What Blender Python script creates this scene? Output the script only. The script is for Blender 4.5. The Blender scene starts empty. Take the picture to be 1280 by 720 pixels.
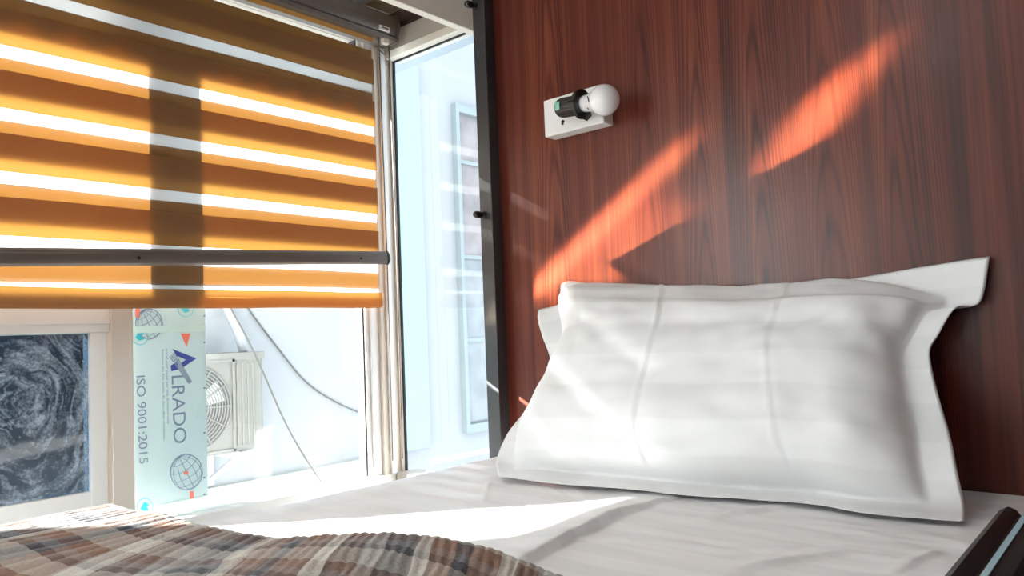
import bpy, bmesh, math, random
from mathutils import Vector, Matrix, noise
random.seed(7)
C = bpy.context.scene.collection
SC = bpy.context.scene
ZC = 1.606            # camera height above the room floor; the coordinates below are measured from the camera

# ------------------------------------------------------------------ camera
FPX, YAW, PITCH, ROLL = 945.0, math.radians(40.95), math.radians(3.3), math.radians(2.3)
fw = Vector((-math.sin(YAW)*math.cos(PITCH), math.cos(YAW)*math.cos(PITCH), math.sin(PITCH)))
rt0 = fw.cross(Vector((0, 0, 1))).normalized(); up0 = rt0.cross(fw)
upv = up0*math.cos(ROLL) + rt0*math.sin(ROLL); rtv = rt0*math.cos(ROLL) - up0*math.sin(ROLL)
cd = bpy.data.cameras.new('camera'); cam = bpy.data.objects.new('camera', cd); C.objects.link(cam)
cd.sensor_width = 36; cd.lens = FPX/1280*36; cd.clip_start = 0.02
M = Matrix((rtv, upv, -fw)).transposed().to_4x4(); M.translation = (0, 0, ZC); cam.matrix_world = M
SC.camera = cam

# ------------------------------------------------------------------ world, sun, exposure
SC.view_settings.view_transform = 'Standard'; SC.view_settings.look = 'None'
SC.view_settings.exposure = 0.46; SC.view_settings.gamma = 1.0; SC.view_settings.use_curve_mapping = False
w = bpy.data.worlds.new('world'); SC.world = w; w.use_nodes = True
bg = w.node_tree.nodes['Background']; bg.inputs[0].default_value = (0.84, 0.92, 1.0, 1); bg.inputs[1].default_value = 2.0
SUN = Vector((0.64, 0.70, -0.36)).normalized()
sl = bpy.data.lights.new('sun', 'SUN'); sl.energy = 60; sl.color = (1.0, 0.955, 0.90); sl.angle = math.radians(0.6)
so = bpy.data.objects.new('sun', sl); C.objects.link(so); so.rotation_euler = SUN.to_track_quat('-Z', 'Y').to_euler()
# added area lamps standing in for sun reflected off glass across the alley
GL = Vector((0.85, 0.33, 0.46)).normalized()
def glint(centre, half, width, power, GL=GL):
    e = Vector(half); ex = (e - GL*e.dot(GL)); ey = GL.cross(ex.normalized())
    L = bpy.data.lights.new('added_glint_lamp', 'AREA'); L.shape = 'RECTANGLE'; L.size = 2*ex.length; L.size_y = width; L.energy = power
    L.color = (1.0, 0.80, 0.56); L.spread = math.radians(1.6)
    o = bpy.data.objects.new('added_glint_lamp', L); C.objects.link(o)
    R = Matrix((ex.normalized(), -ey, -GL)).transposed()
    if R.determinant() < 0: R = Matrix((ex.normalized(), ey, -GL)).transposed()
    m = R.to_4x4(); m.translation = Vector(centre) + Vector((0, 0, ZC)) - GL*1.9; o.matrix_world = m
glint((-0.845, 1.262, 0.205), (0.180, 0, 0.124), 0.024, 0.38)
glint((-0.850, 1.262, 0.150), (0.130, 0, 0.080), 0.130, 0.60)
glint((-0.415, 1.262, 0.335), (0.045, 0, 0.058), 0.020, 0.32, Vector((0.85, 0.22, 0.46)).normalized())

# ------------------------------------------------------------------ helpers
def ray(x, y):
    return fw + rtv*((x-640)/FPX) - upv*((y-360)/FPX)
def onx(x, y, v): d = ray(x, y); return d*(v/d.x)
def ony(x, y, v): d = ray(x, y); return d*(v/d.y)
def onz(x, y, v): d = ray(x, y); return d*(v/d.z)

OFF = {}
def put(name, verts, faces, mat, parent=None, smooth=False):
    """one mesh object from camera-based coordinates"""
    vs = [Vector(v) for v in verts]
    if parent is None:
        xs = [v.x for v in vs]; ys = [v.y for v in vs]; zs = [v.z for v in vs]
        o0 = Vector(((min(xs)+max(xs))/2, (min(ys)+max(ys))/2, min(zs)))
    else: o0 = OFF[parent.name]
    me = bpy.data.meshes.new(name); me.from_pydata([tuple(v-o0) for v in vs], [], faces); me.update()
    bm = bmesh.new(); bm.from_mesh(me); bmesh.ops.recalc_face_normals(bm, faces=bm.faces); bm.to_mesh(me); bm.free()
    if mat: me.materials.append(mat)
    if smooth: me.polygons.foreach_set('use_smooth', [True]*len(me.polygons))
    o = bpy.data.objects.new(name, me); C.objects.link(o)
    if parent is None: o.location = o0 + Vector((0, 0, ZC))
    else: o.parent = parent
    OFF[o.name] = o0
    return o
def thing(name, loc, label=None, cat=None, group=None, kind=None):
    o = bpy.data.objects.new(name, None); C.objects.link(o); o.empty_display_size = 0.05
    o.location = Vector(loc) + Vector((0, 0, ZC)); OFF[o.name] = Vector(loc)
    return tag(o, label, cat, group, kind)
def tag(o, label=None, cat=None, group=None, kind=None):
    if label: o['label'] = label
    if cat: o['category'] = cat
    if group: o['group'] = group
    if kind: o['kind'] = kind
    return o
class MB:
    def __init__(s): s.v = []; s.f = []
    def add(s, v, f):
        n = len(s.v); s.v += [Vector(p) for p in v]; s.f += [[i+n for i in q] for q in f]; return s
    def box(s, a, b, bev=0.0):
        a, b = Vector(a), Vector(b)
        lo = Vector(map(min, a, b)); hi = Vector(map(max, a, b))
        bm = bmesh.new(); bmesh.ops.create_cube(bm, size=1)
        for v in bm.verts: v.co = Vector(((lo.x+hi.x)/2+v.co.x*(hi.x-lo.x), (lo.y+hi.y)/2+v.co.y*(hi.y-lo.y), (lo.z+hi.z)/2+v.co.z*(hi.z-lo.z)))
        if bev > 0: bmesh.ops.bevel(bm, geom=bm.edges[:], offset=bev, segments=2, affect='EDGES', profile=0.5)
        return s.bm(bm)
    def bm(s, bm):
        bm.verts.ensure_lookup_table(); bm.verts.index_update()
        s.add([v.co.copy() for v in bm.verts], [[v.index for v in f.verts] for f in bm.faces]); bm.free(); return s
    def tube(s, pts, r, n=8, cap=True):
        pts = [Vector(p) for p in pts]; base = len(s.v); rr = r if isinstance(r, (list, tuple)) else [r]*len(pts)
        ref = None
        for i, p in enumerate(pts):
            t = (pts[min(i+1, len(pts)-1)]-pts[max(i-1, 0)]).normalized()
            if ref is None: ref = t.orthogonal().normalized()
            ref = (ref - t*ref.dot(t)).normalized(); b = t.cross(ref)
            for k in range(n):
                a = 2*math.pi*k/n; s.v.append(p + (ref*math.cos(a)+b*math.sin(a))*rr[i])
        for i in range(len(pts)-1):
            for k in range(n):
                k2 = (k+1) % n; s.f.append([base+i*n+k, base+i*n+k2, base+(i+1)*n+k2, base+(i+1)*n+k])
        if cap: s.f.append([base+k for k in range(n)][::-1]); s.f.append([base+(len(pts)-1)*n+k for k in range(n)])
        return s
    def lathe(s, prof, origin, axis, n=28):
        """prof: (distance along axis, radius) from end to end"""
        ax = Vector(axis).normalized(); u = ax.orthogonal().normalized(); v = ax.cross(u); o = Vector(origin); base = len(s.v)
        for d, r in prof:
            for k in range(n):
                a = 2*math.pi*k/n; s.v.append(o + ax*d + (u*math.cos(a)+v*math.sin(a))*max(r, 1e-5))
        for i in range(len(prof)-1):
            for k in range(n):
                k2 = (k+1) % n; s.f.append([base+i*n+k, base+i*n+k2, base+(i+1)*n+k2, base+(i+1)*n+k])
        s.f.append([base+k for k in range(n)][::-1]); s.f.append([base+(len(prof)-1)*n+k for k in range(n)])
        return s
    def grid(s, fn, nu, nv):
        base = len(s.v)
        for i in range(nu+1):
            for j in range(nv+1): s.v.append(Vector(fn(i/nu, j/nv)))
        for i in range(nu):
            for j in range(nv):
                a = base+i*(nv+1)+j; s.f.append([a, a+nv+1, a+nv+2, a+1])
        return s
    def prism(s, pts, off):
        """closed outline extruded by off"""
        n = len(pts); o = Vector(off); p = [Vector(q) for q in pts]
        return s.add(p+[q+o for q in p], [list(range(n))[::-1], [n+i for i in range(n)]] + [[i, (i+1) % n, n+(i+1) % n, n+i] for i in range(n)])
    def put(s, name, mat, parent=None, smooth=False): return put(name, s.v, s.f, mat, parent, smooth)
def B(a, b, name, mat, parent=None, bev=0.0): return MB().box(a, b, bev).put(name, mat, parent)
def autosmooth(o, ang=35):
    me = o.data; me.polygons.foreach_set('use_smooth', [True]*len(me.polygons))
    bm = bmesh.new(); bm.from_mesh(me)
    for e in bm.edges:
        if len(e.link_faces) == 2 and e.calc_face_angle(0) > math.radians(ang): e.smooth = False
    bm.to_mesh(me); bm.free(); return o

# ------------------------------------------------------------------ materials
def nt(name):
    m = bpy.data.materials.new(name); m.use_nodes = True; t = m.node_tree; return m, t, t.nodes['Principled BSDF'], t.nodes['Material Output']
def pb(name, col, rough=0.5, metal=0.0, bump=0.0, bscale=40, var=0.0, spec=0.5, coat=0.0):
    m, t, p, o = nt(name)
    p.inputs['Base Color'].default_value = (*col, 1); p.inputs['Roughness'].default_value = rough; p.inputs['Metallic'].default_value = metal
    p.inputs['Specular IOR Level'].default_value = spec; p.inputs['Coat Weight'].default_value = coat
    if bump or var:
        tc = t.nodes.new('ShaderNodeTexCoord'); n = t.nodes.new('ShaderNodeTexNoise'); n.inputs['Scale'].default_value = bscale; n.inputs['Detail'].default_value = 5
        t.links.new(tc.outputs['Object'], n.inputs['Vector'])
        if var:
            r = t.nodes.new('ShaderNodeValToRGB'); r.color_ramp.elements[0].position = .3; r.color_ramp.elements[1].position = .7
            r.color_ramp.elements[0].color = (*[c*(1-var) for c in col], 1); r.color_ramp.elements[1].color = (*[min(1, c*(1+var)) for c in col], 1)
            t.links.new(n.outputs['Fac'], r.inputs['Fac']); t.links.new(r.outputs['Color'], p.inputs['Base Color'])
        if bump:
            b = t.nodes.new('ShaderNodeBump'); b.inputs['Strength'].default_value = bump; b.inputs['Distance'].default_value = .003
            t.links.new(n.outputs['Fac'], b.inputs['Height']); t.links.new(b.outputs['Normal'], p.inputs['Normal'])
    return m
def math_n(t, op, a, b=None, c=None):
    n = t.nodes.new('ShaderNodeMath'); n.operation = op
    for i, v in enumerate((a, b, c)):
        if v is None: continue
        if isinstance(v, (int, float)): n.inputs[i].default_value = v
        else: t.links.new(v, n.inputs[i])
    return n.outputs[0]
def mixc(t, fac, a, b, blend='MIX'):
    n = t.nodes.new('ShaderNodeMix'); n.data_type = 'RGBA'; n.blend_type = blend
    for i, v in ((0, fac), (6, a), (7, b)):
        if isinstance(v, (int, float)): n.inputs[i].default_value = v
        elif isinstance(v, tuple): n.inputs[i].default_value = (*v, 1)
        else: t.links.new(v, n.inputs[i])
    return n.outputs[2]
def ramp(t, fac, stops, interp='LINEAR'):
    r = t.nodes.new('ShaderNodeValToRGB'); r.color_ramp.interpolation = interp; e = r.color_ramp.elements
    while len(e) < len(stops): e.new(0.5)
    for i, (p, c) in enumerate(stops): e[i].position = p; e[i].color = (*c, 1)
    t.links.new(fac, r.inputs['Fac']); return r.outputs['Color']

def wood_mat():
    m, t, p, o = nt('mahogany_laminate'); tc = t.nodes.new('ShaderNodeTexCoord')
    def nz(sx, sz, det=4, dist=0.0, sc=1.0, off=0.0):
        mp = t.nodes.new('ShaderNodeMapping'); mp.inputs['Scale'].default_value = (sx, 1, sz); mp.inputs['Location'].default_value = (off, off, off)
        t.links.new(tc.outputs['Object'], mp.inputs['Vector'])
        n = t.nodes.new('ShaderNodeTexNoise'); n.inputs['Scale'].default_value = sc; n.inputs['Detail'].default_value = det; n.inputs['Distortion'].default_value = dist
        t.links.new(mp.outputs['Vector'], n.inputs['Vector']); return n.outputs['Fac']
    sep = t.nodes.new('ShaderNodeSeparateXYZ'); t.links.new(tc.outputs['Object'], sep.inputs[0])
    X, Z = sep.outputs[0], sep.outputs[2]
    # printed planks of uneven width
    wob = math_n(t, 'MULTIPLY', nz(9, 0.0, 2), 0.5)
    pl = math_n(t, 'FLOOR', math_n(t, 'ADD', math_n(t, 'MULTIPLY', X, 9.0), wob))
    wn = t.nodes.new('ShaderNodeTexWhiteNoise'); wn.noise_dimensions = '1D'; t.links.new(pl, wn.inputs['W'])
    # flame figure: nested arches, each plank with its own centre
    fx = math_n(t, 'SUBTRACT', math_n(t, 'FRACT', math_n(t, 'ADD', math_n(t, 'MULTIPLY', X, 9.0), wob)), 0.5)
    zz = math_n(t, 'ADD', math_n(t, 'MULTIPLY', Z, 2.6), math_n(t, 'MULTIPLY', wn.outputs['Value'], 7.0))
    wave = math_n(t, 'ADD', math_n(t, 'MULTIPLY', nz(6, 1.6, 2, off=3.1), 1.5), math_n(t, 'MULTIPLY', nz(60, 5, 2, off=8.0), 0.16))
    arch = math_n(t, 'ADD', math_n(t, 'MULTIPLY', math_n(t, 'MULTIPLY', fx, fx), 15.0), math_n(t, 'SUBTRACT', zz, wave))
    fl = math_n(t, 'MULTIPLY_ADD', math_n(t, 'SINE', math_n(t, 'MULTIPLY', arch, 15.0)), 0.5, 0.5)
    fl = math_n(t, 'POWER', fl, 3.0)
    sel = math_n(t, 'SMOOTH_MIN', math_n(t, 'MAXIMUM', math_n(t, 'MULTIPLY', math_n(t, 'SUBTRACT', wn.outputs['Value'], 0.25), 2.5), 0.12), 1.0, 0.2)
    fine = nz(210, 2.0, 5, 0.3); mid = nz(46, 0.9, 4, 0.4, off=1.7); broad = nz(7, 0.25, 2, off=5.0)
    v = math_n(t, 'ADD', math_n(t, 'MULTIPLY', fine, 0.24), math_n(t, 'MULTIPLY', mid, 0.36))
    v = math_n(t, 'ADD', v, math_n(t, 'MULTIPLY', broad, 0.26))
    v = math_n(t, 'ADD', v, math_n(t, 'MULTIPLY', wn.outputs['Value'], 0.07))
    v = math_n(t, 'SUBTRACT', v, math_n(t, 'MULTIPLY', math_n(t, 'MULTIPLY', fl, sel), 0.13))
    col = ramp(t, v, [(0.22, (0.012, 0.003, 0.003)), (0.35, (0.060, 0.011, 0.007)), (0.47, (0.128, 0.025, 0.014)), (0.64, (0.24, 0.062, 0.029))])
    t.links.new(col, p.inputs['Base Color'])
    p.inputs['Roughness'].default_value = 0.31; p.inputs['Specular IOR Level'].default_value = 0.36
    b = t.nodes.new('ShaderNodeBump'); b.inputs['Strength'].default_value = 0.10; b.inputs['Distance'].default_value = .001
    t.links.new(v, b.inputs['Height']); t.links.new(b.outputs['Normal'], p.inputs['Normal'])
    return m
def fabric_mat(name, dcol, tcol, fine):
    m, t, p, o = nt(name); t.nodes.remove(p)
    tc = t.nodes.new('ShaderNodeTexCoord'); sep = t.nodes.new('ShaderNodeSeparateXYZ'); t.links.new(tc.outputs['Object'], sep.inputs[0])
    mp = t.nodes.new('ShaderNodeMapping'); mp.inputs['Scale'].default_value = (30, 14, 900); t.links.new(tc.outputs['Object'], mp.inputs['Vector'])
    n = t.nodes.new('ShaderNodeTexNoise'); n.inputs['Scale'].default_value = 1; n.inputs['Detail'].default_value = 3; t.links.new(mp.outputs['Vector'], n.inputs['Vector'])
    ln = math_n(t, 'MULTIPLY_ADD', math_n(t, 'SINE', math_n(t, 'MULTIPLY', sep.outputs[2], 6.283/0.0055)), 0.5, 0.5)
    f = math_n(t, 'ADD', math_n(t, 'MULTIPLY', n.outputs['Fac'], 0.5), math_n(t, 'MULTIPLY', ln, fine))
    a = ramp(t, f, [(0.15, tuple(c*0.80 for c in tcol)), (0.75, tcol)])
    d = t.nodes.new('ShaderNodeBsdfDiffuse'); d.inputs[0].default_value = (*dcol, 1)
    tr = t.nodes.new('ShaderNodeBsdfTranslucent'); t.links.new(a, tr.inputs[0])
    ad = t.nodes.new('ShaderNodeMixShader'); ad.inputs[0].default_value = 0.5
    t.links.new(d.outputs[0], ad.inputs[1]); t.links.new(tr.outputs[0], ad.inputs[2]); t.links.new(ad.outputs[0], o.inputs[0])
    return m
def sheer_mat(name, dens, col):
    m, t, p, o = nt(name); t.nodes.remove(p)
    tr = t.nodes.new('ShaderNodeBsdfTransparent'); tl = t.nodes.new('ShaderNodeBsdfTranslucent'); tl.inputs[0].default_value = (*col, 1)
    mx = t.nodes.new('ShaderNodeMixShader'); mx.inputs[0].default_value = dens
    t.links.new(tr.outputs[0], mx.inputs[1]); t.links.new(tl.outputs[0], mx.inputs[2]); t.links.new(mx.outputs[0], o.inputs[0]); return m
def glass_mat(name, tint=(.95, .98, .98), refl=1.0):
    m, t, p, o = nt(name); t.nodes.remove(p)
    tr = t.nodes.new('ShaderNodeBsdfTransparent'); tr.inputs[0].default_value = (*tint, 1)
    g = t.nodes.new('ShaderNodeBsdfGlossy'); g.inputs['Roughness'].default_value = 0.02
    fr = t.nodes.new('ShaderNodeFresnel'); fr.inputs[0].default_value = 1.45
    mx = t.nodes.new('ShaderNodeMixShader'); ge = t.nodes.new('ShaderNodeNewGeometry')
    t.links.new(math_n(t, 'MULTIPLY', math_n(t, 'MULTIPLY', fr.outputs[0], refl), math_n(t, 'SUBTRACT', 1.0, ge.outputs['Backfacing'])), mx.inputs[0])
    t.links.new(tr.outputs[0], mx.inputs[1]); t.links.new(g.outputs[0], mx.inputs[2]); t.links.new(mx.outputs[0], o.inputs[0]); return m
def dirty_glass_mat(cy, cz):
    """tinted pane with wiped circular smears of dried cleaning foam"""
    m, t, p, o = nt('smeared_tinted_glass'); t.nodes.remove(p)
    tc = t.nodes.new('ShaderNodeTexCoord'); sep = t.nodes.new('ShaderNodeSeparateXYZ'); t.links.new(tc.outputs['Object'], sep.inputs[0])
    Y, Z = sep.outputs[1], sep.outputs[2]
    def nz(vec, sc, det=5, dist=0.):
        n = t.nodes.new('ShaderNodeTexNoise'); n.inputs['Scale'].default_value = sc; n.inputs['Detail'].default_value = det; n.inputs['Distortion'].default_value = dist
        t.links.new(vec, n.inputs['Vector']); return n.outputs['Fac']
    wob = nz(tc.outputs['Object'], 9, 3)
    dy = math_n(t, 'SUBTRACT', Y, cy); dz = math_n(t, 'MULTIPLY', math_n(t, 'SUBTRACT', Z, cz), 0.8)
    r = math_n(t, 'SQRT', math_n(t, 'ADD', math_n(t, 'MULTIPLY', dy, dy), math_n(t, 'MULTIPLY', dz, dz)))
    r = math_n(t, 'ADD', r, math_n(t, 'MULTIPLY', wob, 0.09))
    cb = t.nodes.new('ShaderNodeCombineXYZ'); t.links.new(math_n(t, 'MULTIPLY', r, 75.), cb.inputs[0])
    t.links.new(math_n(t, 'MULTIPLY', math_n(t, 'ARCTAN2', dz, dy), 1.2), cb.inputs[1])
    rings = nz(cb.outputs[0], 1.0, 8, 1.2); spk = nz(tc.outputs['Object'], 240, 3); cloud = nz(tc.outputs['Object'], 14, 4, .6)
    f = math_n(t, 'ADD', math_n(t, 'MULTIPLY', rings, 0.75), math_n(t, 'ADD', math_n(t, 'MULTIPLY', spk, 0.35), math_n(t, 'MULTIPLY', cloud, 0.5)))
    f = ramp(t, f, [(0.74, (.04, .04, .04)), (0.86, (.30, .30, .30)), (1.0, (.75, .75, .75))])
    tr = t.nodes.new('ShaderNodeBsdfTransparent'); tr.inputs[0].default_value = (.10, .14, .18, 1)
    g = t.nodes.new('ShaderNodeBsdfGlossy'); g.inputs['Roughness'].default_value = 0.05
    mx = t.nodes.new('ShaderNodeMixShader'); mx.inputs[0].default_value = .06
    t.links.new(tr.outputs[0], mx.inputs[1]); t.links.new(g.outputs[0], mx.inputs[2])
    d = t.nodes.new('ShaderNodeBsdfDiffuse'); d.inputs[0].default_value = (.75, .82, .88, 1)
    tl = t.nodes.new('ShaderNodeBsdfTranslucent'); tl.inputs[0].default_value = (.07, .085, .10, 1)
    m2 = t.nodes.new('ShaderNodeMixShader'); m2.inputs[0].default_value = .5; t.links.new(d.outputs[0], m2.inputs[1]); t.links.new(tl.outputs[0], m2.inputs[2])
    m3 = t.nodes.new('ShaderNodeMixShader'); t.links.new(f, m3.inputs[0]); t.links.new(mx.outputs[0], m3.inputs[1]); t.links.new(m2.outputs[0], m3.inputs[2])
    t.links.new(m3.outputs[0], o.inputs[0]); return m
def linen_mat(name, axis, period, off=0.0, coord='Object', col=(.86, .86, .87)):
    """white cotton with satin stripes (a change of gloss and a slight change of tone)"""
    m, t, p, o = nt(name)
    tc = t.nodes.new('ShaderNodeTexCoord'); sep = t.nodes.new('ShaderNodeSeparateXYZ'); t.links.new(tc.outputs[coord], sep.inputs[0])
    f = math_n(t, 'FRACT', math_n(t, 'ADD', math_n(t, 'MULTIPLY', sep.outputs[axis], 1/period), off))
    s = ramp(t, f, [(0.0, (0, 0, 0)), (0.04, (1, 1, 1)), (0.48, (1, 1, 1)), (0.52, (0, 0, 0))])
    t.links.new(mixc(t, s, tuple(c*0.935 for c in col), col), p.inputs['Base Color'])
    t.links.new(math_n(t, 'MULTIPLY_ADD', s, 0.30, 0.42), p.inputs['Roughness'])
    p.inputs['Sheen Weight'].default_value = 0.1
    mp = t.nodes.new('ShaderNodeMapping'); mp.inputs['Scale'].default_value = (1, 1, 1); t.links.new(tc.outputs['Object'], mp.inputs['Vector'])
    n = t.nodes.new('ShaderNodeTexNoise'); n.inputs['Scale'].default_value = 900; t.links.new(mp.outputs[0], n.inputs['Vector'])
    b = t.nodes.new('ShaderNodeBump'); b.inputs['Strength'].default_value = .12; b.inputs['Distance'].default_value = .0006
    t.links.new(n.outputs['Fac'], b.inputs['Height']); t.links.new(b.outputs['Normal'], p.inputs['Normal'])
    return m
def plaid_mat():
    m, t, p, o = nt('plaid_flannel')
    uv = t.nodes.new('ShaderNodeUVMap'); sep = t.nodes.new('ShaderNodeSeparateXYZ'); t.links.new(uv.outputs[0], sep.inputs[0])
    br, cr, sl_, gy, rd = (.23, .118, .072), (.60, .565, .51), (.030, .033, .050), (.28, .27, .265), (.13, .065, .045)
    fu = math_n(t, 'FRACT', math_n(t, 'MULTIPLY', sep.outputs[0], 1/0.185)); fv = math_n(t, 'FRACT', math_n(t, 'MULTIPLY', sep.outputs[1], 1/0.092))
    cu = ramp(t, fu, [(0, br), (.17, cr), (.27, rd), (.42, gy), (.53, sl_), (.70, cr), (.78, br), (.91, sl_)], 'CONSTANT')
    cv = ramp(t, fv, [(0, cr), (.30, br), (.55, gy), (.72, sl_), (.88, cr)], 'CONSTANT')
    tc = t.nodes.new('ShaderNodeTexCoord'); n = t.nodes.new('ShaderNodeTexNoise'); n.inputs['Scale'].default_value = 260; n.inputs['Detail'].default_value = 4
    t.links.new(tc.outputs['Object'], n.inputs['Vector'])
    c = mixc(t, 0.38, cu, cv)
    c = mixc(t, 0.55, c, ramp(t, n.outputs['Fac'], [(.3, (.62, .62, .62)), (.7, (1, 1, 1))]), 'MULTIPLY')
    t.links.new(c, p.inputs['Base Color']); p.inputs['Roughness'].default_value = .9; p.inputs['Sheen Weight'].default_value = .3; p.inputs['Specular IOR Level'].default_value = .1
    b = t.nodes.new('ShaderNodeBump'); b.inputs['Strength'].default_value = .5; b.inputs['Distance'].default_value = .002
    t.links.new(n.outputs['Fac'], b.inputs['Height']); t.links.new(b.outputs['Normal'], p.inputs['Normal'])
    return m
m_wood = wood_mat()
m_wall = pb('painted_wall', (.83, .84, .84), .8, bump=.1, bscale=60)
m_cream = pb('cream_board', (.92, .89, .79), .6, bump=.05)
m_floor = pb('floor_vinyl', (.30, .24, .19), .5, var=.2, bscale=8)
m_ceil = pb('ceiling_paint', (.88, .88, .87), .85)
m_alu = pb('champagne_aluminium', (.66, .60, .53), .42, .25)
m_alu_w = pb('white_aluminium', (.80, .80, .78), .38, .1)
m_gasket = pb('black_rubber', (.012, .012, .014), .6)
m_steel = pb('black_powder_coat', (.042, .042, .045), .33, 0.1, spec=.6)
m_plastic_b = pb('black_plastic', (.012, .013, .014), .25)
m_bronze = pb('bronze_aluminium', (.13, .105, .09), .38, .3)
m_ply = pb('bare_plywood', (.62, .45, .25), .7, var=.25, bscale=22, bump=.2)
m_dark = pb('shaded_gap_dark', (.10, .055, .045), .8)
m_white_pl = pb('white_plastic', (.82, .82, .80), .35)
m_bulb = pb('opal_bulb', (.86, .86, .87), .22, coat=.3)
m_green = pb('green_plastic', (.30, .62, .48), .3)
m_stucco = pb('neighbour_stucco', (.37, .38, .395), .9, var=.03, bscale=3)
m_cyan = pb('pale_cyan_paint', (.33, .46, .50), .8)
m_ledge = pb('ledge_plaster', (.46, .48, .44), .85, var=.04, bscale=4)
m_teal = pb('teal_window_frame', (.29, .34, .345), .6)
m_pane_br = pb('dusty_brown_pane', (.27, .245, .25), .4, var=.25, bscale=5)
m_pane_gy = pb('dusty_grey_pane', (.28, .30, .315), .4, var=.2, bscale=6)
m_ac = pb('aged_white_metal', (.22, .215, .195), .55, var=.08, bscale=6)
m_ac_d = pb('dark_fan_cavity', (.16, .16, .16), .6)
m_hose = pb('grey_pipe_wrap', (.45, .46, .48), .7)
m_cable = pb('dusty_cable', (.13, .125, .11), .7)
m_film = pb('pale_mint_film', (.74, .86, .88), .4)
m_ink = pb('grey_blue_ink', (.17, .20, .30), .6)
m_blue = pb('deep_blue_ink', (.03, .05, .32), .5)
m_tealink = pb('teal_ink', (.02, .45, .55), .5)
m_red = pb('coral_ink', (.75, .16, .10), .5)
m_tape = pb('frosted_tape', (.48, .62, .60), .5)
m_roof = pb('corrugated_roofing', (.30, .36, .42), .5, .3)
m_ground = pb('ground_concrete', (.45, .45, .43), .9, var=.1)
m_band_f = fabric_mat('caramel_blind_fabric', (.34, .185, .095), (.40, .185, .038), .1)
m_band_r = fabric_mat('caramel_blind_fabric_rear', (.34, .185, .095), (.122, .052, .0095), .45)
m_sheer_f = sheer_mat('sheer_mesh', .22, (.45, .45, .45)); m_sheer_r = sheer_mat('dense_sheer_mesh', .985, (.46, .46, .46))
m_glass = glass_mat('clear_glass'); m_glass_dim = glass_mat('sun_dimming_glass', (.68, .70, .70)); m_glass_side = glass_mat('blue_tinted_glass', (.96, .99, 1.0))
def thin_mat(name, dcol, tcol, f=.5):
    m, t, p, o = nt(name); t.nodes.remove(p)
    d = t.nodes.new('ShaderNodeBsdfDiffuse'); d.inputs[0].default_value = (*dcol, 1)
    tl = t.nodes.new('ShaderNodeBsdfTranslucent'); tl.inputs[0].default_value = (*tcol, 1)
    mx = t.nodes.new('ShaderNodeMixShader'); mx.inputs[0].default_value = f
    t.links.new(d.outputs[0], mx.inputs[1]); t.links.new(tl.outputs[0], mx.inputs[2]); t.links.new(mx.outputs[0], o.inputs[0]); return m
m_frost = thin_mat('frosted_glass', (.8, .84, .86), (.86, .90, .92), .85)
m_film = thin_mat('pale_mint_film', (.74, .86, .88), (.17, .20, .205), .5)
m_sheet = linen_mat('sheet_satin_stripe', 1, .064, col=(.90, .90, .91))
m_pillow = linen_mat('pillow_satin_stripe', 1, .092, .30, 'UV', (.81, .82, .83))
m_plaid = plaid_mat()
m_mattress = pb('mattress_ticking', (.72, .72, .72), .85)
m_highlight = pb('pale_blue_highlight', (.45, .70, .82), .3)

# ================================================================== THE ROOM
YH = 1.262          # face of the headboard wall
YN = 1.290          # inner face of the narrow window
XW = -1.512         # inner face of the wide window
ZF = -ZC            # floor
ZCe = 1.05          # ceiling
def S(o): o['kind'] = 'structure'; return o
S(B((-1.70, -2.0, ZF-.1), (1.6, 1.42, ZF), 'floor', m_floor))
S(B((-1.19, -2.0, ZCe), (1.6, 1.42, ZCe+.1), 'ceiling', m_ceil))
S(B((-1.142, YH, ZF), (1.6, 1.42, ZCe), 'wall_head', m_wood))
S(B((1.5, -2.0, ZF), (1.6, YH, ZCe), 'wall_right', m_wood))
S(B((-1.60, -2.0, ZF), (1.5, -1.9, ZCe), 'wall_back', m_wall))
mb = MB(); mb.box((-1.60, -1.9, ZF), (XW, 1.42, -.375)); mb.box((-1.60, -1.9, .800), (XW, 1.30, 1.2)); mb.box((-1.60, -1.9, -.375), (XW, -1.75, .800)); mb.box((-1.60, -.36, -.375), (XW, -.34, .800))
S(mb.put('wall_left', m_wall))
mb = MB(); mb.box((XW, YN, ZF), (-1.142, 1.42, -.375)); mb.box((XW, YN+.03, .86), (-1.142, 1.42, 1.2))
S(mb.put('wall_front', m_wall))
# boxed-in edge of the ceiling and the open recess above the blind
S(B((-1.212, -1.9, .708), (-1.190, YN-.002, ZCe), 'trim_1', m_cream, bev=.002))
S(B((XW, -1.9, .850), (-1.212, 1.198, .862), 'trim_2', m_white_pl))
S(B((XW, 1.202, .856), (-1.212, 1.30, .870), 'trim_3', m_ply))
S(B((XW, 1.283, .800), (-1.212, 1.305, .850), 'trim_4', m_dark))  # dark strips drawn in for the shaded gap of the recess
S(B((XW, 1.262, .818), (-1.212, 1.283, .836), 'trim_5', m_dark))

# ------------------------------------------------------------------ wide window
ym0, ym1 = onx(140, 500, XW).y, onx(168, 500, XW).y           # mullion
yp = onx(458, 500, XW-.02).y                                  # edge of the right pane
W1 = S(thing('window_1', (-1.54, .55, -.375)))
def wp(a, b, name, mat=m_alu, par=W1, bev=.0015): return B(a, b, name, mat, par, bev)
wp((-1.572, ym0, -.345), (XW, ym1, .765), 'mullion')
wp((-1.575, -.34, -.375), (XW+.002, 1.287, -.345), 'bottom_rail', m_alu_w)
wp((-1.575, -.34, .765), (XW+.002, 1.262, .800), 'top_rail')
wp((-1.572, -.34, -.345), (XW, -.33, .765), 'jamb')
wp((-1.572, yp+.012, -.345), (XW-.008, yp+.036, .765), 'jamb', m_alu_w)
wp((-1.566, yp, -.345), (XW-.016, yp+.012, .765), 'glazing_bead', m_alu_w)
wp((-1.560, yp-.004, -.345), (XW-.022, yp, .765), 'gasket', m_gasket, bev=0)
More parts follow.
